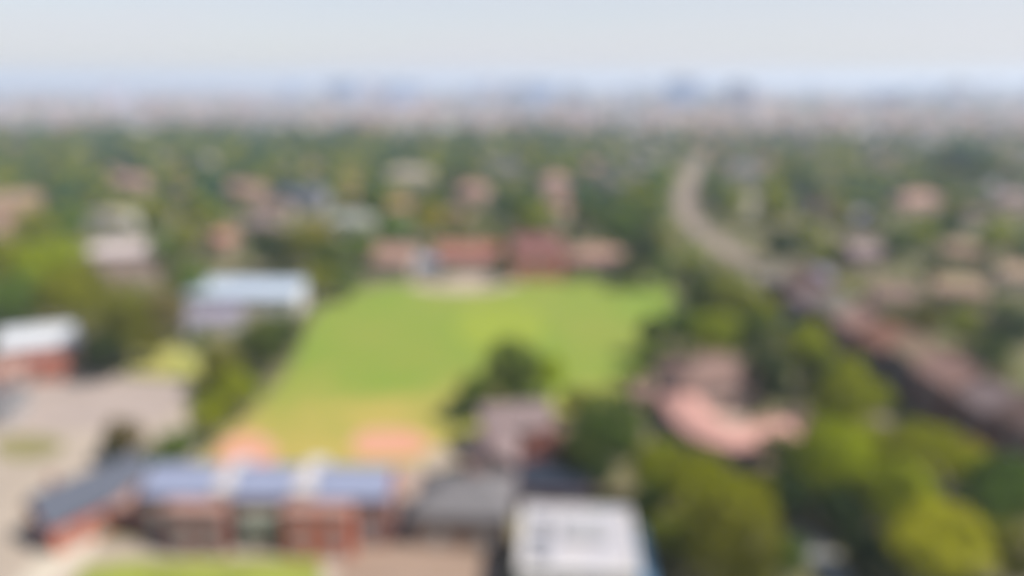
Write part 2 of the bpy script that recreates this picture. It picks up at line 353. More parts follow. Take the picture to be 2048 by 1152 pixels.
# ------------------------------------------------------------------ buildings
PLACED = []           # (x, y, radius) of everything built, so that scattered things keep clear
LAND = []             # (x, y, short name) landmarks for labels
KEEP = []             # pixel boxes of buildings that must stay visible (x0, y0, x1, y1, depth)
UNIT = {}
def window_meshes(w, h):
    k = (round(w, 2), round(h, 2))
    if k not in UNIT:
        p = MB(); p.box(-w / 2, w / 2, -0.04, 0.0, 0, h)
        f = MB(); t = 0.09
        f.box(-w / 2 - t, w / 2 + t, -0.09, 0.0, -t, -0.002); f.box(-w / 2 - t, w / 2 + t, -0.09, 0.0, h + .002, h + t)
        f.box(-w / 2 - t, -w / 2 - .002, -0.087, 0.0, 0, h); f.box(w / 2 + .002, w / 2 + t, -0.087, 0.0, 0, h)
        f.box(-0.03, 0.03, -0.075, -0.042, 0, h); f.box(-w / 2, w / 2, -0.07, -0.042, h * 0.62, h * 0.62 + 0.05)
        s = MB(); s.box(-w / 2 - 0.14, w / 2 + 0.14, -0.17, 0.0, -t - 0.08, -t - .003)
        UNIT[k] = (p.mesh('window', MATS['glass']), f.mesh('window_frame', MATS['frame_white']), s.mesh('window_sill', MATS['wall_grey']))
    return UNIT[k]
def add_window(root, x, y, z, rz, w=1.2, h=1.4, sub=True):
    a, f, s = window_meshes(w, h)
    o = link('window', a, root, (x, y, z), (0, 0, rz))
    if sub: link('window_frame', f, o); link('window_sill', s, o)
def add_door(root, x, y, rz, w=1.1, h=2.2, mat='door_wood'):
    k = ('door', w, h, mat)
    if k not in UNIT:
        d = MB(); d.box(-w / 2, w / 2, -0.06, 0, 0.02, h); d.box(-w / 2 + .15, w / 2 - .15, -0.075, -0.06, 0.3, 0.95); d.box(-w / 2 + .15, w / 2 - .15, -0.075, -0.06, 1.15, h - .2)
        hd = MB(); hd.tube((w * .38, -0.06, 1.05), (w * .38, -0.13, 1.05), 0.02, 0.02); hd.box(w * .26, w * .4, -0.15, -0.125, 1.035, 1.065)
        UNIT[k] = (d.mesh('door', MATS[mat]), hd.mesh('handle', MATS['steel']))
    d, hd = UNIT[k]
    o = link('door', d, root, (x, y, 0), (0, 0, rz)); link('handle', hd, o)
def gable_roof(w, d, h, rise, ov=0.5, th=0.18):
    """ridge along x"""
    mb = MB(); x = w / 2 + ov; y = d / 2 + ov; e = h - rise * ov / (d / 2); t = h + rise
    for s in (-1, 1):
        a = [(-x, s * y, e), (x, s * y, e), (x, 0, t), (-x, 0, t)]; b = [(p[0], p[1], p[2] + th) for p in a]
        if s > 0: a, b = a[::-1], b[::-1]
        mb.face(b); mb.face(a[::-1])
        mb.face([(-x, s * y, e), (x, s * y, e), (x, s * y, e + th), (-x, s * y, e + th)][::(1 if s < 0 else -1)])
        for q in (-x, x): mb.face([(q, s * y, e), (q, 0, t), (q, 0, t + th), (q, s * y, e + th)])
    mb.tube((-x, 0, t + th), (x, 0, t + th), 0.14, 0.14, 6)
    return mb
def hip_roof(w, d, h, rise, ov=0.55, th=0.15):
    mb = MB(); x, y = w / 2 + ov, d / 2 + ov; e = h - 0.2; t = h + rise; r = max(w / 2 - d / 2, 0.3)
    A, B, C, D = (-x, -y, e + th), (x, -y, e + th), (x, y, e + th), (-x, y, e + th); P, Q = (-r, 0, t), (r, 0, t)
    mb.face([A, B, Q, P]); mb.face([B, C, Q]); mb.face([C, D, P, Q]); mb.face([D, A, P])
    mb.face([(-x, -y, e), (-x, y, e), (x, y, e), (x, -y, e)])
    for a, b in ((A, B), (B, C), (C, D), (D, A)): mb.face([(a[0], a[1], e), (b[0], b[1], e), b, a])
    mb.tube(P, Q, 0.13, 0.13, 6)
    for a, q in ((A, P), (B, Q), (C, Q), (D, P)): mb.tube(a, q, 0.11, 0.11, 6)
    return mb
def wall_mb(w, d, h, rise=0.0):
    mb = MB(); x, y = w / 2, d / 2
    mb.box(-x, x, -y, y, -0.3, h - 0.01)
    if rise:
        for q in (-x, x): mb.face([(q, -y, h - .01), (q, y, h - .01), (q, 0, h + rise - .01)][::(1 if q > 0 else -1)])
        mb.face([(-x, -y, h - .01), (-x, y, h - .01), (-x, 0, h + rise - .01)])
    return mb
def chimney(roof, x, y, z0, z1, mat='wall_dark_brick'):
    mb = MB(); mb.box(x - .4, x + .4, y - .3, y + .3, z0, z1); mb.box(x - .48, x + .48, y - .38, y + .38, z1 + .002, z1 + .15)
    o = mb.build('chimney', MATS[mat], roof); p = MB()
    for s in (-.2, .2): p.tube((x + s, y, z1 + .152), (x + s, y, z1 + .6), .13, .11, 8)
    p.build('chimney_pot', MATS['clay_pot'], roof)
def windows_on(root, w, d, h, sub, sides='nsew', gap=3.0, skipdoor=True):
    st = max(1, int(h / 2.8))
    for side in sides:
        L = w if side in 'ns' else d; n = max(1, int((L - 1.2) / gap))
        for k in range(n):
            u = (k - (n - 1) / 2) * gap
            for f in range(st):
                z = 0.95 + f * 2.8
                if z + 1.45 > h: continue
                if side == 's' and f == 0 and k == n // 2 and skipdoor: continue
                if side == 's': add_window(root, u, -d / 2, z, 0, sub=sub)
                if side == 'n': add_window(root, u, d / 2, z, math.pi, sub=sub)
                if side == 'e': add_window(root, w / 2, u, z, math.pi / 2, sub=sub)
                if side == 'w': add_window(root, -w / 2, u, z, -math.pi / 2, sub=sub)
    if 's' in sides and skipdoor:
        n = max(1, int((w - 1.2) / gap)); add_door(root, (n // 2 - (n - 1) / 2) * gap, -d / 2, 0)
def note(root, short, w, d, h, keep=True):
    x, y = root.location.x, root.location.y; PLACED.append((x, y, max(w, d) * 0.58))
    if short: LAND.append((x, y, short))
    if keep:
        c = depth(Vector((x, y, h / 2))); px, py = to_px(Vector((x, y, h * 0.6)))
        r = F_PX * max(w, d) / 2 / c; v = F_PX * h * 0.5 / c
        KEEP.append((px - r * .8, py - v, px + r * .8, py + v, c))
def house(label, px, py, w, d, h, roof='terracotta', wall='wall_cream', kind='gable', yaw=0.0, rise=None, short=None, name='house', cat='house',
          detail=2, group=None, chim=1, keep=True, at=None, sides='nsew'):
    p = at if at is not None else G(px, py, h); rise = rise if rise is not None else d * 0.32
    root = empty(name, (p.x, p.y, 0), R(yaw)); tag(root, label, cat, group)
    if kind == 'flat':
        wall_mb(w, d, h).build('wall', MATS[wall], root)
        r = MB(); x, y = w / 2, d / 2; r.box(-x + .3, x - .3, -y + .3, y - .3, h, h + .12)
        ro = r.build('roof', MATS['roof_' + roof], root)
        pr = MB(); a = .14
        pr.box(-x - a, x + a, -y - a, -y + .3, h + .001, h + .42); pr.box(-x - a, x + a, y - .3, y + a, h + .001, h + .42)
        pr.box(-x - a, -x + .3, -y + .301, y - .301, h + .001, h + .417); pr.box(x - .3, x + a, -y + .301, y - .301, h + .001, h + .417)
        pr.build('parapet', MATS[wall], root)
    else:
        g = kind == 'gable'
        wall_mb(w, d, h, rise if g else 0).build('wall', MATS[wall], root)
        ro = (gable_roof if g else hip_roof)(w, d, h, rise).build('roof', MATS['roof_' + roof], root)
        for k in range(chim if detail else 0):
            cx = w * (-.3 + .6 * k) if g else 0.5 - k
            chimney(ro, cx, d * .12, h + rise * .5, h + rise + 1.0)
    if detail: windows_on(root, w, d, h, detail > 1, sides)
    note(root, short, w, d, h + (rise if kind != 'flat' else 0), keep)
    return root, ro

# --- brick school block with blue roofs along the bottom of the picture
p = G(548, 962, 7.4)
school = empty('school_building', (p.x, p.y, 0), R(-1.5)); tag(school, 'long red brick building with three blue grey roofs by the front lawn', 'school')
W, D, Hh = 33.0, 7.6, 7.4
wall_mb(W, D, Hh).build('wall', MATS['wall_dark_brick'], school)
xs_ = [(-16.3, -7.0), (-4.2, 3.6), (6.8, 16.3)]
for x0, x1 in xs_:
    g = gable_roof(x1 - x0, D, Hh + .12, 2.1, 0.3); r = g.build('roof', MATS['roof_blue'], school); r.location.x = (x0 + x1) / 2
    for q, q2 in ((x0, x0 + .1), (x1, x1 - .1)):
        e = MB(); e.prism([(q - .14, -D / 2), (q + .14, -D / 2), (q + .14, D / 2), (q - .14, D / 2)], Hh, Hh + .1)
        e.face([(q2, -D / 2, Hh + .1), (q2, D / 2, Hh + .1), (q2, 0, Hh + 2.15)]); e.build('gable', MATS['wall_red_brick'], school)
for x0, x1 in ((-6.4, -4.8), (4.2, 6.2)):
    b_ = MB(); b_.box(x0 - .25, x1 + .25, -D / 2 - .25, D / 2 + .25, Hh, Hh + 1.0); b_.box(x0 - .4, x1 + .4, -D / 2 - .4, D / 2 + .4, Hh + 1.002, Hh + 1.15); b_.build('roof_link', MATS['wall_pale'], school)
for cx, ww, mt in ((-8.4, 7.2, 'wall_dark_brick'), (-16.9 + 0, 0, ''), (7.6, 8.6, 'wall_red_brick')):
    if not ww: continue
    y0 = -D / 2 - 2.6
    b_ = MB(); b_.box(cx - ww / 2, cx + ww / 2, y0, -D / 2 - .35, -.3, 7.0); bay = b_.build('bay', MATS[mt], school)
    c = MB(); c.box(cx - ww / 2 - .2, cx + ww / 2 + .2, y0 - .2, -D / 2 - .36, 7.002, 7.12); c.build('bay_roof', MATS['roof_pink'], bay)
    for k in range(2): add_window(school, cx + (k - .5) * ww * .5, y0, 1.1, 0, 1.2, 1.4); add_window(school, cx + (k - .5) * ww * .5, y0, 4.2, 0, 1.2, 1.3)
for cx in (-14.9, -3.6, 13.6):
    add_window(school, cx, -D / 2, 3.6, 0, 1.4, 1.5); add_window(school, cx, -D / 2, 0.9, 0, 1.4, 1.6)
b_ = MB(); b_.box(-2.6, 2.2, -D / 2 - 1.6, -D / 2 - .35, -.3, 5.4); b_.box(-2.8, 2.4, -D / 2 - 1.9, -D / 2 - .35, 5.402, 5.6); b_.build('porch', MATS['wall_sage'], school)
add_door(school, -.6, -D / 2 - 1.6, 0, 1.1, 2.3); add_door(school, .6, -D / 2 - 1.6, 0, 1.1, 2.3)
windows_on(school, W, D, Hh, True, 'new', 3.4, False)
note(school, 'blue roofed brick school', W, D, 9)
PLACED += [(p.x - 12, p.y, 9), (p.x + 12, p.y, 9)]
# --- slate wing, diagonal, left of the school
r_, _ = house('brick wing with dark slate roof standing diagonally by the cream path', 183, 985, 13.5, 7.2, 4.6, 'slate', 'wall_red_brick', yaw=54, rise=3.0, short='dark slate wing', name='school_wing', cat='building')
r_, _ = house('small brick annex with pink roof between slate wing and blue roofed school', 290, 985, 6.0, 6.0, 4.2, 'pink', 'wall_dark_brick', 'hip', yaw=5, rise=1.2, short='pink roofed annex', name='annex', cat='building')
# --- grey roofed house and white flat roof, bottom centre
house('house with wide grey roof beside the pink path and brown forecourt', 930, 988, 12.5, 9.5, 5.4, 'grey', 'wall_brown_brick', 'hip', yaw=-4, rise=2.6, short='grey roofed house')
fb, fr_ = house('white flat roofed building with grey rooftop plant beside a blue side wall', 1155, 1078, 13.6, 12.4, 6.5, 'flat', 'wall_white', 'flat', yaw=-4, short='white flat roofed building', name='flat_roofed_building', cat='building')
b_ = MB(); b_.box(-1.6, 3.6, -.6, 2.8, 6.621, 7.1); b_.box(-1.8, 3.8, -.8, 3.0, 7.102, 7.2); b_.build('roof_plant_room', MATS['roof_flat_grey'], fb)
for k in range(3):
    b_ = MB(); b_.box(-5.2, -3.6, -4.6 + k * 3, -2.8 + k * 3, 6.621, 7.15); b_.build('air_handling_unit', MATS['metal_grey'], fb)
b_ = MB(); b_.box(6.96, 8.7, -6.2, 5.6, -.3, 4.6); b_.box(6.96, 8.85, -6.35, 5.75, 4.602, 4.75); b_.build('side_extension', MATS['wall_blue'], fb)
nb, _ = house('low flat roofed shed coloured navy for tree shade behind the white flat roofed building', 1108, 955, 11, 8.5, 3.6, 'navy', 'wall_plum', 'flat', yaw=-4, short='navy shed', name='shed', cat='shed')
# --- mauve house in the middle
house('house with mauve roof under the dark tree by the field edge', 1030, 835, 11, 8, 5.8, 'mauve', 'wall_pink', yaw=8, short='mauve roofed house')
house('red brick cottage tucked against the mauve roofed house', 1085, 880, 6, 6.5, 3.6, 'red', 'wall_red_brick', yaw=98, rise=1.8, short='red brick cottage')
house('tall mauve and pink house with its gable to the grey roofed house', 985, 900, 7, 7, 6.6, 'mauve', 'wall_pink', yaw=88, rise=2.0, short='tall pink gabled house')
# --- pink house and curved wing
house('large house with brownish pink hipped roof above the curved pink wing', 1415, 742, 16.5, 12.5, 6.0, 'brown', 'wall_pink', 'hip', yaw=12, rise=3.4, short='brown roofed pink house')
cl = smooth([G(x, y, 4.0).to_2d() for x, y in ((1358, 790), (1390, 843), (1455, 876), (1535, 868), (1616, 836))], 2, False)
c0 = sum(cl, Vector((0, 0))) / len(cl)
cw = empty('curved_building', (c0.x, c0.y, 0)); tag(cw, 'low curved building with bright pink tiled roof among the green trees', 'building')
def sweep(prof):
    mb = MB(); rows = []
    for k in range(len(cl)):
        t = (cl[min(k + 1, len(cl) - 1)] - cl[max(k - 1, 0)]).normalized(); s = Vector((t.y, -t.x))
        rows.append([(*(cl[k] - c0 + s * a), z) for a, z in prof])
    for a, b in zip(rows[:-1], rows[1:]):
        for i in range(len(prof)):
            j = (i + 1) % len(prof); mb.face([a[i], b[i], b[j], a[j]])
    mb.face(rows[0]); mb.face(rows[-1][::-1]); return mb
sweep([(-3.3, -.3), (-3.3, 3.6), (3.3, 3.6), (3.3, -.3)]).build('wall', MATS['wall_pink'], cw)
sweep([(-3.9, 3.62), (-3.9, 3.8), (0, 5.1), (3.9, 3.8), (3.9, 3.62)]).build('roof', MATS['roof_bright_pink'], cw)
for k in range(1, len(cl) - 1, 2):
    t = (cl[k + 1] - cl[k - 1]).normalized(); s = Vector((t.y, -t.x)); q = cl[k] - c0 + s * 3.3
    add_window(cw, q.x, q.y, 1.0, math.atan2(t.y, t.x), 1.2, 1.5)
for q in cl[::3]: PLACED.append((q.x, q.y, 6.5))
LAND.append((c0.x, c0.y, 'curved pink building')); KEEP.append((1340, 790, 1620, 900, 130))
house('small brown roofed garden house beside the large brown roofed pink house', 1285, 780, 4.5, 4, 2.8, 'brown', 'wall_brown_brick', yaw=20, rise=1.2, short='small garden house', cat='house')
# --- left of the field
house('white clubhouse with broad pale blue metal roof beside the field', 505, 575, 30, 15, 5.0, 'sky', 'wall_white', 'gable', yaw=-3, rise=2.2, short='pale blue roofed clubhouse', name='clubhouse', cat='clubhouse', chim=0)
house('lavender roofed annex in front of the pale blue roofed clubhouse', 425, 628, 13, 9, 3.4, 'lavender', 'wall_grey', yaw=28, rise=1.6, short='lavender roofed annex', name='annex', cat='annex', chim=0)
house('big white house with pink lower walls among trees behind the clubhouse', 245, 496, 22, 15, 8.5, 'blush', 'wall_pink', 'hip', yaw=10, rise=2.2, short='big white roofed house')
house('white roofed hall at the head of the pale concrete yard', 92, 672, 15, 11, 6.0, 'white', 'wall_pink', yaw=18, rise=2.2, short='white roofed hall', name='hall', cat='hall', chim=0)
house('bright red lean-to store below the white roofed hall', 85, 722, 9, 5, 3.6, 'red', 'wall_red_brick', yaw=14, rise=1.5, short='red store', name='store', cat='store', chim=0)
house('pink walled block beside the red store at the yard edge', -5, 735, 8, 8, 4.5, 'pink', 'wall_pink', 'hip', yaw=14, rise=1.4, short='pink yard block', name='block', cat='building')
house('grey walled house at the corner of the concrete yard below the pink block', -20, 795, 9, 9, 4.0, 'grey', 'wall_grey', 'hip', yaw=10, rise=1.5, short='grey yard house')
house('tan orange house with tall walls beyond the yellow green trees', 15, 400, 24, 14, 9, 'tan', 'wall_orange', yaw=20, rise=3, short='tan orange house')
house('small terracotta roofed house between the big white house and the clubhouse', 440, 478, 10, 8, 5.2, 'terracotta', 'wall_brown_brick', yaw=80, rise=2.6, short='small terracotta roofed house')
house('pale green roofed house behind the trees at the far left field corner', 700, 440, 18, 11, 5.0, 'pale_green', 'wall_sage', 'hip', yaw=-8, short='pale green roofed house')
house('pinkish house with gable at the far field corner beside the sandy strip', 780, 512, 19, 11, 5.5, 'pink', 'wall_cream', yaw=-14, short='pink gabled field corner house')
house('small bluish grey block between the pinkish house and the red school hall', 852, 522, 9, 8, 4.2, 'blue', 'wall_grey', 'hip', yaw=-4, rise=1.5, short='bluish block', name='block', cat='building')
house('red roofed hall facing the sandy strip at the far end of the field', 938, 507, 20, 11, 5.6, 'red', 'wall_pink', yaw=-2, rise=3.4, short='red roofed school hall', name='hall', cat='hall')
house('dark red brick house with steep roof behind the far field edge', 1072, 500, 15, 12, 8.4, 'dark_red', 'wall_red_brick', yaw=4, rise=4.6, short='steep dark red house')
house('dark red brick house joined low beside the steep dark red house', 1118, 515, 11, 9, 5.2, 'dark_red', 'wall_dark_brick', 'hip', yaw=4, rise=2.8, short='low dark red house')
house('pinkish house at the far right corner of the field below dark trees', 1190, 510, 17, 11, 5.8, 'pink', 'wall_pink', 'hip', yaw=-6, rise=2.8, short='pinkish field corner house')
# --- middle distance, left to right
MID = [('pink roofed house low among trees in the far left suburb', 262, 360, 30, 15, 6, 'pink', 'wall_pink', 'pink suburb house'),
       ('wide pink roofed house beside the blue grey roofed block', 492, 378, 28, 15, 6.5, 'pink', 'wall_pink', 'wide pink roofed house'),
       ('blue grey roofed block beside the wide pink roofed house', 612, 392, 27, 17, 9, 'slate', 'wall_grey', 'blue grey roofed block'),
       ('brownish roofed row house between wide pink house and blue grey block', 545, 412, 24, 12, 6, 'brown', 'wall_cream', 'brownish row house'),
       ('cream roofed villa standing alone in the green beyond the field', 820, 348, 36, 18, 8, 'cream', 'wall_cream', 'cream villa'),
       ('narrow pink house with steep roof behind the red roofed school hall', 945, 380, 18, 20, 10, 'pink', 'wall_pink', 'narrow pink house'),
       ('tall pink house behind the steep dark red house', 1110, 362, 20, 18, 13, 'pink', 'wall_pink', 'tall pink house'),
       ('grey stone house in trees between the road and tall pink house', 1010, 330, 26, 14, 8, 'grey', 'wall_grey', 'grey stone house'),
       ('mauve grey house beside the road across from the dark trees', 1720, 500, 20, 13, 6.5, 'mauve', 'wall_plum', 'mauve grey house'),
       ('tan house with low hipped roof beyond the terraced row', 1780, 588, 14, 10, 5.5, 'brown', 'wall_cream', 'tan hipped house'),
       ('wide tan pink house behind the terraced row near the dark tree', 1915, 575, 17, 11, 6.0, 'tan', 'wall_brown_brick', 'wide tan house'),
       ('pale tan house at the right edge behind the terraced row', 2035, 545, 15, 11, 6.0, 'tan', 'wall_cream', 'pale tan house'),
       ('orange tan house among trees beyond the wide tan house', 1925, 495, 17, 11, 5.5, 'tan', 'wall_orange', 'orange tan house'),
       ('long pink roofed house on the right hand suburb slope', 1830, 398, 32, 15, 7, 'pink', 'wall_pink', 'long pink house'),
       ('mauve roofed block past the long pink roofed house', 2020, 395, 28, 16, 9, 'mauve', 'wall_pink', 'mauve roofed block'),
       ('grey roofed house in the bend of the tan road', 1490, 345, 28, 16, 8, 'grey', 'wall_cream', 'grey road bend house'),
       ('pale blue grey house at the near end of the tan road', 1635, 552, 9, 10, 5.5, 'lavender', 'wall_grey', 'pale blue roadside house'),
       ('dark roofed house behind the olive tree and the small terracotta house', 520, 445, 18, 12, 6, 'mauve', 'wall_brown_brick', 'dark roofed house')]
for lb, px, py, w_, d_, h_, rf, wl, sh in MID:
    q_ = 0.72
    house(lb, px, py, w_ * q_, d_ * q_, max(5, h_ * q_), rf, wl, 'hip' if rng.random() < .5 else 'gable', yaw=rng.uniform(-25, 25), short=sh, detail=1)

# --- terraced row along the road on the right
row_at = []
A_, B_ = Vector((74.8, 187)), Vector((84.0, 92)); tdir = (B_ - A_).normalized(); nrow = 10; step = (B_ - A_).length / nrow
yaw_row = math.degrees(math.atan2(tdir.y, tdir.x))
looks = [('cream', 'wall_plum', 'pale tan roof and plum front'), ('brown', 'wall_dark_brick', 'brown roof and dark brick front'), ('mauve', 'wall_plum', 'mauve roof and dark plum front'),
         ('cream', 'wall_dark_brick', 'cream roof and dark brick front'), ('pink', 'wall_dark_brick', 'pink roof and dark brick front'), ('terracotta', 'wall_plum', 'terracotta roof and plum front'),
         ('tan', 'wall_plum', 'tan roof and plum front'), ('pink', 'wall_dark_brick', 'faded pink roof and brick front'), ('mauve', 'wall_dark_brick', 'mauve roof and brick front'), ('brown', 'wall_dark_brick', 'brown roof and dark front')]
where = ['first from the road bend', 'second from the road bend', 'third behind the blue canopy', 'fourth from the road bend', 'fifth from the road bend', 'sixth from the road bend', 'seventh from the road bend', 'eighth from the road bend', 'ninth from the road bend', 'last and farthest from the road bend']
for k in range(nrow):
    c = A_ + tdir * step * (k + .5); rf, wl, tx = looks[k]
    hh = (8.2, 9.4, 7.6, 9.0, 8.4, 7.4, 9.2, 8.6, 7.8, 9.0)[k]; dx_ = (0, .9, -.8, .4, -.5, 1.2, 0, -.6, .7, 0)[k]
    house('terraced house with %s, %s' % (tx, where[k]), 0, 0, step - (1.7 if k in (1, 4, 6) else .06), 9.6 + (k % 3) * .9, hh, rf, wl, 'gable', yaw=yaw_row, rise=2.6 + (k % 2) * .6, short=None, name='terraced_house', detail=2,
          group='terraced houses along the road', at=Vector((c.x + dx_, c.y, 0)), sides='sn', keep=False)
LAND.append((80, 130, 'terraced row')); KEEP += [(1600, 600, 1740, 720, 190), (1740, 660, 1900, 760, 165), (1900, 720, 2048, 860, 140)]
# blue canopy at the foot of the row
c = A_ + tdir * step * 2.4 + Vector((-5.25 - 2.6, 0))
cn = empty('canopy', (c.x, c.y, 0), R(yaw_row)); tag(cn, 'blue canopy roof on posts in front of the terraced row', 'canopy')
b_ = MB(); b_.face([(-4, -2, 2.7), (4, -2, 2.7), (4, 2, 3.5), (-4, 2, 3.5)]); b_.face([(-4, 2, 3.42), (4, 2, 3.42), (4, -2, 2.62), (-4, -2, 2.62)]); b_.face([(-4, -2, 2.62), (4, -2, 2.62), (4, -2, 2.7), (-4, -2, 2.7)])
b_.build('roof', MATS['canopy_blue'], cn)
for x, y, z in ((-3.8, -1.85, 2.62), (3.8, -1.85, 2.62), (-3.8, 1.85, 3.38), (3.8, 1.85, 3.38)):
    b_ = MB(); b_.tube((x, y, 0), (x, y, z), .07, .07); b_.build('post', MATS['metal_grey'], cn)

# ------------------------------------------------------------------ trees
def leaf_quads(P, Nrm, size, rs):
    n = len(P); a = rs.normal(size=(n, 3)); Nn = Nrm + rs.normal(size=(n, 3)) * 0.4; Nn /= np.linalg.norm(Nn, axis=1)[:, None]
    t = np.cross(Nn, a); t /= np.linalg.norm(t, axis=1)[:, None] + 1e-9; b = np.cross(Nn, t)
    s = (size * rs.uniform(.6, 1.25, n))[:, None]; t = t * s; b = b * s * .7
    V = np.stack([P - t - b * .3, P + b * -.9, P + t - b * .2, P + b], 1).reshape(-1, 3)
    return V
def crown_points(seed, n_leaf, shape):
    rs = np.random.RandomState(seed); nc = {'round': 26, 'wide': 30, 'tall': 26, 'cone': 30}[shape]
    C, Rd = [], []
    for k in range(nc):
        v = rs.normal(size=3); v /= np.linalg.norm(v); r = rs.uniform(.35, .8) ** .6
        if shape == 'cone':
            z = rs.uniform(-1, 1.15); rad = .78 * (1.2 - z) / 2.2; a = rs.uniform(0, 6.283)
            C.append((rad * math.cos(a) * .8, rad * math.sin(a) * .8, z)); Rd.append(.15 + rad * .4)
        else:
            sc = {'round': (1, 1, .85), 'wide': (1.12, 1.0, .62), 'tall': (.75, .75, 1.15)}[shape]
            C.append(tuple(v[i] * r * sc[i] * .72 for i in range(3))); Rd.append(rs.uniform(.26, .44))
    C, Rd = np.array(C), np.array(Rd)
    pr = Rd ** 2 / (Rd ** 2).sum(); idx = rs.choice(nc, n_leaf * 2, p=pr)
    d = rs.normal(size=(len(idx), 3)); d /= np.linalg.norm(d, axis=1)[:, None]
    P = C[idx] + d * (Rd[idx] * rs.uniform(.72, 1.08, len(idx)))[:, None]
    dist = np.linalg.norm(P[:, None, :] - C[None], axis=2) / Rd[None]
    ok = dist.min(1) > .62; P, d = P[ok][:n_leaf], d[ok][:n_leaf]
    return P, d, C, Rd, rs
TREE = {}
def quad_mesh(name, V, mat, smooth_n=None):
    me = bpy.data.meshes.new(name); n = len(V)
    me.vertices.add(n); me.vertices.foreach_set('co', V.astype(np.float32).ravel())
    me.loops.add(n); me.loops.foreach_set('vertex_index', np.arange(n, dtype=np.int32))
    me.polygons.add(n // 4); me.polygons.foreach_set('loop_start', np.arange(0, n, 4, dtype=np.int32)); me.polygons.foreach_set('loop_total', np.full(n // 4, 4, dtype=np.int32))
    me.materials.append(mat); me.update(calc_edges=True); me.validate(); return me
ZC = 1.28
def tree_meshes(shape, var, mat, n_leaf, size):
    k = (shape, var, n_leaf)
    if k not in TREE:
        P, d, C, Rd, rs = crown_points(var * 31 + len(shape) * 7, n_leaf, shape)
        V = leaf_quads(P, d, size, rs); V[:, 2] += ZC
        t = MB(); pts = [Vector((0, 0, -.05)), Vector((.03, .02, .45)), Vector((.02, -.03, .9)), Vector((0, .03, ZC + .2))]; rr = [.1, .075, .06, .035]
        for a in range(3): t.tube(pts[a], pts[a + 1], rr[a], rr[a + 1], 8, cap=False)
        for i in range(0, len(C), 3):
            e = Vector(C[i]) + Vector((0, 0, ZC)); s = pts[1].lerp(pts[2], min(1, .3 + .1 * i / 3)); t.tube(s, s.lerp(e, .5) + Vector((0, 0, -.05)), .035, .022, 5, cap=False); t.tube(s.lerp(e, .5) + Vector((0, 0, -.05)), e, .022, .008, 5, cap=False)
        TREE[k] = (V, t.mesh('trunk', MATS['bark']))
    km = k + (mat,)
    if km not in TREE: TREE[km] = quad_mesh('crown', TREE[k][0], MATS[mat])
    return TREE[km], TREE[k][1]
TREES = []
def tree_at(x, y, r, mat, shape='round', near=True, label=None, group=None, hz=1.0):
    n_leaf, size = (5200, .042) if near else (1500, .075)
    var = rng.randrange(3)
    cr, tr = tree_meshes(shape, var, mat, n_leaf, size)
    o = empty('conifer' if shape == 'cone' else 'tree', (x, y, 0), rng.uniform(0, 6.28)); o.scale = (r, r, r * hz)
    link('crown', cr, o); link('trunk', tr, o)
    TREES.append((o, mat, shape, r, label)); PLACED.append((x, y, r * .7)); return o
def tree_px(px, py, rpx, mat, shape='round', label=None, hz=1.0):
    h = 7.0
    for _ in range(4):
        p = G(px, py, h); r = rpx * depth(p) / F_PX; h = ZC * r * hz
    return tree_at(p.x, p.y, r, mat, shape, p.y < 330, label, hz=hz)
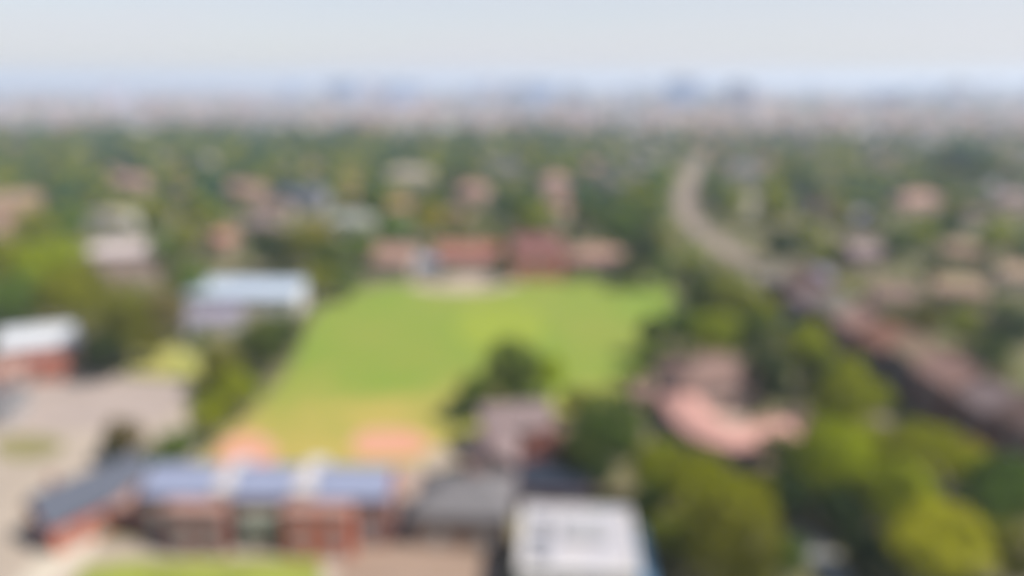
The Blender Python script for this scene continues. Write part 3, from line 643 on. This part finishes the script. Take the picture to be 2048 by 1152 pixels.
NEAR = [ # right hand wood, near
 (1210, 850, 88, 'leaf_dark', 'round'), (1165, 905, 60, 'leaf_dark', 'round'), (1320, 945, 80, 'leaf_mid', 'round'), (1415, 985, 105, 'leaf_mid', 'wide'), (1300, 1010, 60, 'leaf_dark', 'tall'),
 (1470, 1095, 115, 'leaf_olive', 'round'), (1350, 1070, 70, 'leaf_olive', 'wide'), (1668, 915, 98, 'leaf_bright', 'round'), (1700, 800, 85, 'leaf_mid', 'round'), (1840, 905, 92, 'leaf_bright', 'wide'), (1925, 920, 60, 'leaf_yellow', 'round'),  # last, yellow tree: painted highlight on the bright crown beside it
 (1790, 985, 88, 'leaf_mid', 'round'), (1850, 1000, 50, 'leaf_dark', 'round'), (1880, 1085, 105, 'leaf_yellow', 'wide'), (2030, 1100, 90, 'leaf_olive', 'wide'), (2010, 975, 85, 'leaf_dark', 'round'), (1570, 985, 62, 'leaf_deep', 'round'),  # last, deep-leaved tree: shade beneath the bright crowns put into leaf colour
 (1690, 1020, 60, 'leaf_deep', 'round'), (1535, 745, 62, 'leaf_deep', 'tall'), (1610, 700, 70, 'leaf_mid', 'round'), (1745, 880, 66, 'leaf_mid', 'round'),  # upright deep-leaved tree: shade beside the crowns painted as dark leaves
 (1455, 592, 62, 'leaf_olive', 'round'), (1395, 600, 52, 'leaf_dark', 'tall'), (1525, 625, 52, 'leaf_mid', 'round'), (1310, 665, 42, 'leaf_dark', 'round'), (1290, 715, 38, 'leaf_green', 'round'), (1365, 655, 50, 'leaf_dark', 'round'), (1430, 660, 60, 'leaf_mid', 'round'), (1510, 665, 55, 'leaf_dark', 'round'),
 (1735, 930, 70, 'leaf_bright', 'round'), (1668, 828, 50, 'leaf_mid', 'round'), (1560, 900, 52, 'leaf_dark', 'round'), (1500, 1010, 70, 'leaf_mid', 'round'), (1945, 945, 62, 'leaf_bright', 'round'), (1590, 960, 48, 'leaf_olive', 'round'), (1000, 545, 20, 'leaf_dark', 'tall'), (1008, 500, 30, 'leaf_dark', 'round'), (1160, 540, 20, 'leaf_deep', 'round'), (885, 545, 16, 'leaf_green', 'round'), (1255, 545, 28, 'leaf_dark', 'round'), (1640, 742, 50, 'leaf_dark', 'round'), (1692, 735, 42, 'leaf_mid', 'round'), (1965, 1010, 70, 'leaf_dark', 'round'), (2035, 1010, 60, 'leaf_olive', 'round'), (1190, 945, 44, 'leaf_deep', 'round'), (1575, 1110, 50, 'leaf_dark', 'round'), (1780, 1110, 60, 'leaf_deep', 'round'), (1720, 1100, 45, 'leaf_deep', 'round'),  # deep-leaved trees by the shed and at lower right are painted shadow
 # centre
 (1025, 740, 72, 'leaf_dark', 'round'), (955, 785, 48, 'leaf_dark', 'round'), (1095, 748, 48, 'leaf_bright', 'round'), (1150, 800, 35, 'leaf_olive', 'round'),  # dark left and bright right trees paint one crown's shaded and sunlit sides
 # left
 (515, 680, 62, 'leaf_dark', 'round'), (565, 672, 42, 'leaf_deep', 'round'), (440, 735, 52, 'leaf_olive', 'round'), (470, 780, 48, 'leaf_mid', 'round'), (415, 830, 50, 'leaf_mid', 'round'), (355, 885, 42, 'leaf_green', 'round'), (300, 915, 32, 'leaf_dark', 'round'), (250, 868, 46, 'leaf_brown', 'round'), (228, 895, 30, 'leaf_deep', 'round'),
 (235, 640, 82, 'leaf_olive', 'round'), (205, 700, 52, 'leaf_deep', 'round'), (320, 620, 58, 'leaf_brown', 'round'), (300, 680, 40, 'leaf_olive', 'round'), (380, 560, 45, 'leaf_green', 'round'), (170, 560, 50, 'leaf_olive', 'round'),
 (100, 520, 75, 'leaf_bright', 'wide'), (30, 590, 65, 'leaf_green', 'round'), (15, 510, 60, 'leaf_mid', 'round'), (130, 590, 60, 'leaf_mid', 'round'), (10, 650, 45, 'leaf_deep', 'round'), (60, 450, 45, 'leaf_mid', 'round'), (330, 500, 40, 'leaf_green', 'round'), (375, 470, 38, 'leaf_mid', 'round'),
 (540, 495, 50, 'leaf_deep', 'round'), (600, 490, 50, 'leaf_olive', 'round'), (655, 515, 48, 'leaf_dark', 'round'), (640, 560, 36, 'leaf_mid', 'round'), (690, 560, 32, 'leaf_green', 'round'), (720, 500, 40, 'leaf_green', 'round'), (640, 470, 34, 'leaf_yellow', 'round'),
 (790, 455, 46, 'leaf_green', 'round'), (860, 440, 38, 'leaf_yellow', 'round'), (905, 450, 34, 'leaf_olive', 'round'), (745, 400, 42, 'leaf_dark', 'round'), (870, 400, 36, 'leaf_dark', 'round'),
 (1040, 410, 48, 'leaf_green', 'tall'), (1065, 445, 36, 'leaf_mid', 'round'), (1180, 425, 45, 'leaf_dark', 'round'), (1240, 460, 52, 'leaf_dark', 'round'), (1285, 500, 50, 'leaf_deep', 'round'), (1290, 430, 42, 'leaf_green', 'round'), (1325, 535, 36, 'leaf_green', 'round'), (1385, 525, 34, 'leaf_mid', 'round'), (1330, 480, 30, 'leaf_mid', 'round'), (1310, 370, 36, 'leaf_green', 'tall'),
 (1545, 405, 40, 'leaf_bright', 'tall'), (1560, 490, 38, 'leaf_deep', 'round'), (1610, 470, 36, 'leaf_mid', 'tall'), (1440, 400, 28, 'leaf_dark', 'round'), (1580, 350, 34, 'leaf_dark', 'tall'), (1640, 500, 30, 'leaf_bright', 'round'),
 (1790, 480, 38, 'leaf_dark', 'round'), (1680, 440, 34, 'leaf_olive', 'round'), (1990, 475, 40, 'leaf_mid', 'round'), (1850, 640, 42, 'leaf_olive', 'round'), (1785, 640, 34, 'leaf_olive', 'round'), (1930, 650, 44, 'leaf_mid', 'round'), (2020, 655, 58, 'leaf_deep', 'round'), (1985, 700, 40, 'leaf_dark', 'round'),
 (1870, 540, 30, 'leaf_dark', 'round'), (1690, 590, 34, 'leaf_mid', 'round'), (1650, 600, 24, 'leaf_green', 'round'), (1845, 470, 32, 'leaf_mid', 'round'), (1930, 310, 48, 'leaf_teal', 'round'), (1890, 330, 34, 'leaf_teal', 'round'), (1975, 335, 36, 'leaf_dark', 'round'),
]
for p_ in ROAD[6:]:
    if p_.y > 190:
        x_, y_ = to_px(Vector((p_.x, p_.y, 0)))
        if y_ > 395: KEEP.append((x_ - 14, y_ - 5, x_ + 14, y_ + 5, depth(Vector((p_.x, p_.y, 0)))))
for t in NEAR: tree_px(*t)

# scattered trees and houses of the suburb, nearest first; everything farther is one wood, one mass of roofs
road2 = [(p.x, p.y) for p in ROAD]
def clear(x, y, r):
    for nm in ('playing_field', 'dusty_yard_ground', 'concrete_yard', 'brown_forecourt', 'front_yard', 'garden_terrace', 'sandy_strip'):
        if inside(POLY[nm], x, y): return False
    for a, b in road2:
        if (a - x) ** 2 + (b - y) ** 2 < (5.5 + r) ** 2: return False
    for a, b, q in PLACED:
        if (a - x) ** 2 + (b - y) ** 2 < (q + r) ** 2: return False
    return True
def hides(x, y, r, h):
    c = depth(Vector((x, y, h / 2))); px, py0 = to_px(Vector((x, y, h))); _, py1 = to_px(Vector((x, y, 0))); rp = r * F_PX / c
    for x0, y0, x1, y1, cc in KEEP:
        if c < cc and px + rp > x0 and px - rp < x1 and py1 > y0 and py0 < y1: return True
    return False
SUB = [('pink', 'wall_pink', 'pink roofed'), ('mauve', 'wall_grey', 'mauve roofed'), ('lavender', 'wall_grey', 'lavender grey roofed'), ('terracotta', 'wall_cream', 'terracotta roofed'), ('grey', 'wall_white', 'grey roofed'), ('brown', 'wall_cream', 'brown roofed'), ('cream', 'wall_white', 'cream roofed')]
HOUSES = []
tries = 0
while len(HOUSES) < 285 and tries < 6000:
    tries += 1
    y = 240 + 800 * rng.random(); x = rng.uniform(-.80, .80) * y
    if x < .1 * y and rng.random() < .45 + (.2 if y > 650 else 0): continue
    w_, d_, h_ = rng.uniform(8, 13), rng.uniform(6.5, 9), rng.uniform(4.4, 6.2)
    if not clear(x, y, 9) or hides(x, y, 8, 9): continue
    rf, wl, tx = rng.choice(SUB + SUB[1:3] if x > 0 else SUB[:1] + SUB[3:])
    kd = rng.choice(['gable', 'hip']); tx = ('gabled ' if kd == 'gable' else 'hipped ') + tx
    o, _ = house(None, 0, 0, w_, d_, h_, rf, wl, kd, yaw=rng.choice([0, 90]) + rng.uniform(-25, 25), detail=1 if y < 420 else 0, at=Vector((x, y, 0)), keep=False, sides='se')
    HOUSES.append((o, tx, x, y))
tries = 0
while len(TREES) < 296 and tries < 9000:
    tries += 1
    y = 190 + 480 * rng.random(); x = rng.uniform(-.80, .80) * y; r = rng.uniform(3.6, 6.6)
    if not clear(x, y, r * .6) or hides(x, y, r, r * 2.2): continue
    mt = rng.choice(['leaf_dark', 'leaf_mid', 'leaf_green', 'leaf_olive', 'leaf_dark', 'leaf_deep', 'leaf_green', 'leaf_bright'] if y < 380 else ['leaf_dark', 'leaf_green', 'leaf_teal', 'leaf_olive', 'leaf_dark'])
    tree_at(x, y, r, mt, rng.choice(['round', 'round', 'wide', 'tall', 'round', 'cone']), y < 260)

# the far wood: one mass from half a kilometre on
def mass(name, n, ymin, ymax, mat, rmin, rmax, seed, cond=None, leaves=90, powr=1.0):
    rs = np.random.RandomState(seed); P, d, C, Rd, _ = crown_points(seed, leaves, 'round'); base = leaf_quads(P, d, .26, rs); out = []; k = 0
    rr_ = random.Random(seed)
    while len(out) < n and k < n * 12:
        k += 1
        y = ymin + (ymax - ymin) * rr_.random() ** powr; x = rr_.uniform(-.82, .82) * y; r = rr_.uniform(rmin, rmax)
        if cond and not cond(x, y, r, rr_): continue
        a = rr_.uniform(0, 6.28); c, s = math.cos(a), math.sin(a)
        V = base * r; V = np.stack([V[:, 0] * c - V[:, 1] * s, V[:, 0] * s + V[:, 1] * c, V[:, 2] * rr_.uniform(.8, 1.2)], 1)
        out.append(V + np.array([x, y, r * .95]))
    o = link(name, quad_mesh(name, np.concatenate(out), MATS[mat])); return o
def wood_ok(x, y, r, q):
    if x > .15 * y and y > 430 and q.random() < .62: return False
    if inside(POLY['playing_field'], x, y): return False
    if y > 840 + 60 * math.sin(x * .011) and q.random() < .85: return False
    if any((a - x) ** 2 + (b - y) ** 2 < (5 + r) ** 2 for a, b in road2): return False
    if hides(x, y, r, r * 2): return False
    return not any((a - x) ** 2 + (b - y) ** 2 < (q_ * .8 + r * .5) ** 2 for a, b, q_ in PLACED if abs(b - y) < 25)
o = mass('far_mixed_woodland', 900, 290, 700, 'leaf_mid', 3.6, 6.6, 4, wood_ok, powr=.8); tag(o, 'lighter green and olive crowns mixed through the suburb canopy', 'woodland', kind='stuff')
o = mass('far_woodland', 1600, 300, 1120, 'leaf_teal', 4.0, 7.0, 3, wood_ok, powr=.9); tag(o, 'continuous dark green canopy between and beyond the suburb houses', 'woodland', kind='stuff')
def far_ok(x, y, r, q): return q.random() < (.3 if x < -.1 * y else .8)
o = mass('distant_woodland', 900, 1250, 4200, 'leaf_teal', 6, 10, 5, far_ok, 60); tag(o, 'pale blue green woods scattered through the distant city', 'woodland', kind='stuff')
def bush_ok(x, y, r, q): return clear(x, y, r * .4) and not hides(x, y, r, r)
for sd_, mt, nm, lb in ((11, 'leaf_green', 'garden_shrubs', 'low green garden shrubs between the suburb houses'), (12, 'leaf_olive', 'garden_scrub', 'low olive scrub under the trees around the field')):
    o = mass(nm, 900, 78, 520, mt, .9, 2.2, sd_, bush_ok, 70, .9); tag(o, lb, 'shrubs', kind='stuff')

# far roofs beyond the counted houses, one mass
mb = MB(); q = random.Random(21); k = 0
fm = [MATS['wall_cream'], MATS['wall_white'], MATS['wall_pink'], MATS['roof_pink'], MATS['roof_mauve'], MATS['roof_lavender'], MATS['roof_grey']]
while k < 2600:
    y = 780 + 3400 * q.random() ** 1.3; x = q.uniform(-.82, .82) * y
    if y < 880 and x < .05 * y and q.random() < .93: continue
    k += 1
    w_, d_, h_ = q.uniform(9, 26), q.uniform(8, 14), q.uniform(5, 12); a = q.uniform(-.5, .5); c, s = math.cos(a), math.sin(a); wi = q.randrange(3); ri = 3 + q.randrange(4)
    T = lambda u, v, z: (x + u * c - v * s, y + u * s + v * c, z)
    X, Y = w_ / 2, d_ / 2; cs = [(-X, -Y), (X, -Y), (X, Y), (-X, Y)]
    for i in range(4):
        a0, a1 = cs[i], cs[(i + 1) % 4]; mb.face([T(*a0, 0), T(*a1, 0), T(*a1, h_), T(*a0, h_)], wi)
    rs_ = d_ * .3
    mb.face([T(-X, -Y, h_), T(X, -Y, h_), T(X * .6, 0, h_ + rs_), T(-X * .6, 0, h_ + rs_)], ri); mb.face([T(X, Y, h_), T(-X, Y, h_), T(-X * .6, 0, h_ + rs_), T(X * .6, 0, h_ + rs_)], ri)
    mb.face([T(X, -Y, h_), T(X, Y, h_), T(X * .6, 0, h_ + rs_)], ri); mb.face([T(-X, Y, h_), T(-X, -Y, h_), T(-X * .6, 0, h_ + rs_)], ri)
o = mb.build('distant_rooftops', fm); tag(o, 'countless small hazy rooftops of the distant city', 'rooftops', kind='stuff')

# towers of the hazy skyline
def tower(px, y, w_, d_, h_, mat, label, group='tower blocks on the hazy skyline', yaw=0):
    x = (px - 1024) / F_PX * (y * CP + 60 * SP)
    o = empty('tower_block', (x, y, 0), R(yaw)); tag(o, label, 'tower', group)
    b = MB(); b.box(-w_ / 2, w_ / 2, -d_ / 2, d_ / 2, -.5, h_); b.build('wall', MATS[mat], o)
    b = MB(); b.box(-w_ / 2 - .4, w_ / 2 + .4, -d_ / 2 - .4, d_ / 2 + .4, h_ + .01, h_ + .9); b.box(-w_ * .25, w_ * .2, -d_ * .25, d_ * .25, h_ + .91, h_ + 4.2); b.build('roof', MATS['roof_flat_grey'], o)
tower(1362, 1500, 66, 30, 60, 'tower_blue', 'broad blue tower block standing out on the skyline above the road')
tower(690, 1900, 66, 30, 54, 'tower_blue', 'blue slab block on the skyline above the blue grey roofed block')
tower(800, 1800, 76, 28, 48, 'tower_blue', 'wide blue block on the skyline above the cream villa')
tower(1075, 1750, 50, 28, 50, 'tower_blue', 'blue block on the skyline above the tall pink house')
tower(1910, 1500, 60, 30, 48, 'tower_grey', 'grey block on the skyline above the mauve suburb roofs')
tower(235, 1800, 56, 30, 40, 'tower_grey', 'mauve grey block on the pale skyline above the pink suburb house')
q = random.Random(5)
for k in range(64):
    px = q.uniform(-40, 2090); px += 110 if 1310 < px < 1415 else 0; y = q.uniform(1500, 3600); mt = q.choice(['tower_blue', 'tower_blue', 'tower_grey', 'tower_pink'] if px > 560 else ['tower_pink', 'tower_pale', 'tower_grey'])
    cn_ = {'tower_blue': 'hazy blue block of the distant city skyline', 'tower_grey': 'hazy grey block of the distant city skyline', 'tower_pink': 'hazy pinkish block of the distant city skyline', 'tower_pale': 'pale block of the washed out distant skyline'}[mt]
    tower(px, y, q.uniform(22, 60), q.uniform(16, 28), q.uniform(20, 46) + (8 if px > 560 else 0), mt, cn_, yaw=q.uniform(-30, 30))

# ------------------------------------------------------------------ labels of trees and scattered houses: by look and by what they stand beside
CN = dict(leaf_dark='dark green', leaf_deep='very dark green', leaf_mid='mid green', leaf_bright='bright yellow green', leaf_yellow='yellowish', leaf_olive='olive', leaf_brown='brownish', leaf_green='fresh green', leaf_teal='blue green')
SN = dict(round='rounded', wide='broad', tall='upright', cone='conical')
LAND += [(*G(900, 660).to_2d(), 'playing field'), (*G(200, 800).to_2d(), 'concrete yard'), (*G(60, 895).to_2d(), 'traffic island'), (*G(1640, 1110).to_2d(), 'garden path'), (*G(1360, 400).to_2d(), 'road bend')]
def rel(x, y, lx, ly):
    dx, dy = x - lx, y - ly
    return 'behind' if dy > abs(dx) else 'in front of' if -dy > abs(dx) else 'right of' if dx > 0 else 'left of'
USED = {}
def unique_label(head, x, y):
    ls = sorted(LAND, key=lambda q: (q[0] - x) ** 2 + (q[1] - y) ** 2)
    for a in ls[:2]:
        s = '%s %s the %s' % (head, rel(x, y, a[0], a[1]), a[2])
        if s not in USED and len(s.split()) <= 16: USED[s] = 1; return s
    for i in range(1, 4):
        s = '%s %s the %s, %s the %s' % (head, rel(x, y, *ls[0][:2]), ls[0][2], rel(x, y, *ls[i][:2]), ls[i][2])
        if s not in USED and len(s.split()) <= 16: USED[s] = 1; return s
    s = '%s %s the %s' % (head, rel(x, y, *ls[0][:2]), ls[0][2])
    return s
for o, mat, shape, r, lb in TREES:
    x, y = o.location.x, o.location.y
    tag(o, lb or unique_label('%s %s tree' % (SN[shape], CN[mat]), x, y), 'tree', 'trees among the suburb houses' if y > 190 else 'trees around the houses by the field')
for o, tx, x, y in HOUSES:
    tag(o, unique_label('%s house' % tx, x, y), 'house', 'houses of the wooded suburb')

# ------------------------------------------------------------------ haze
mb = MB(); mb.box(-9500, 9500, -300, 12500, -1, 100)
hz, n, l, b = new_mat('haze_air'); n.remove(b)
pv = n.new('ShaderNodeVolumePrincipled'); pv.inputs['Color'].default_value = (0.63, 0.71, 0.81, 1); pv.inputs['Density'].default_value = 0.00029; pv.inputs['Anisotropy'].default_value = 0.2
l.new(pv.outputs[0], n['Material Output'].inputs['Volume'])
o = mb.build('haze', hz); tag(o, 'pale blue haze over the distant city', 'haze', kind='stuff')
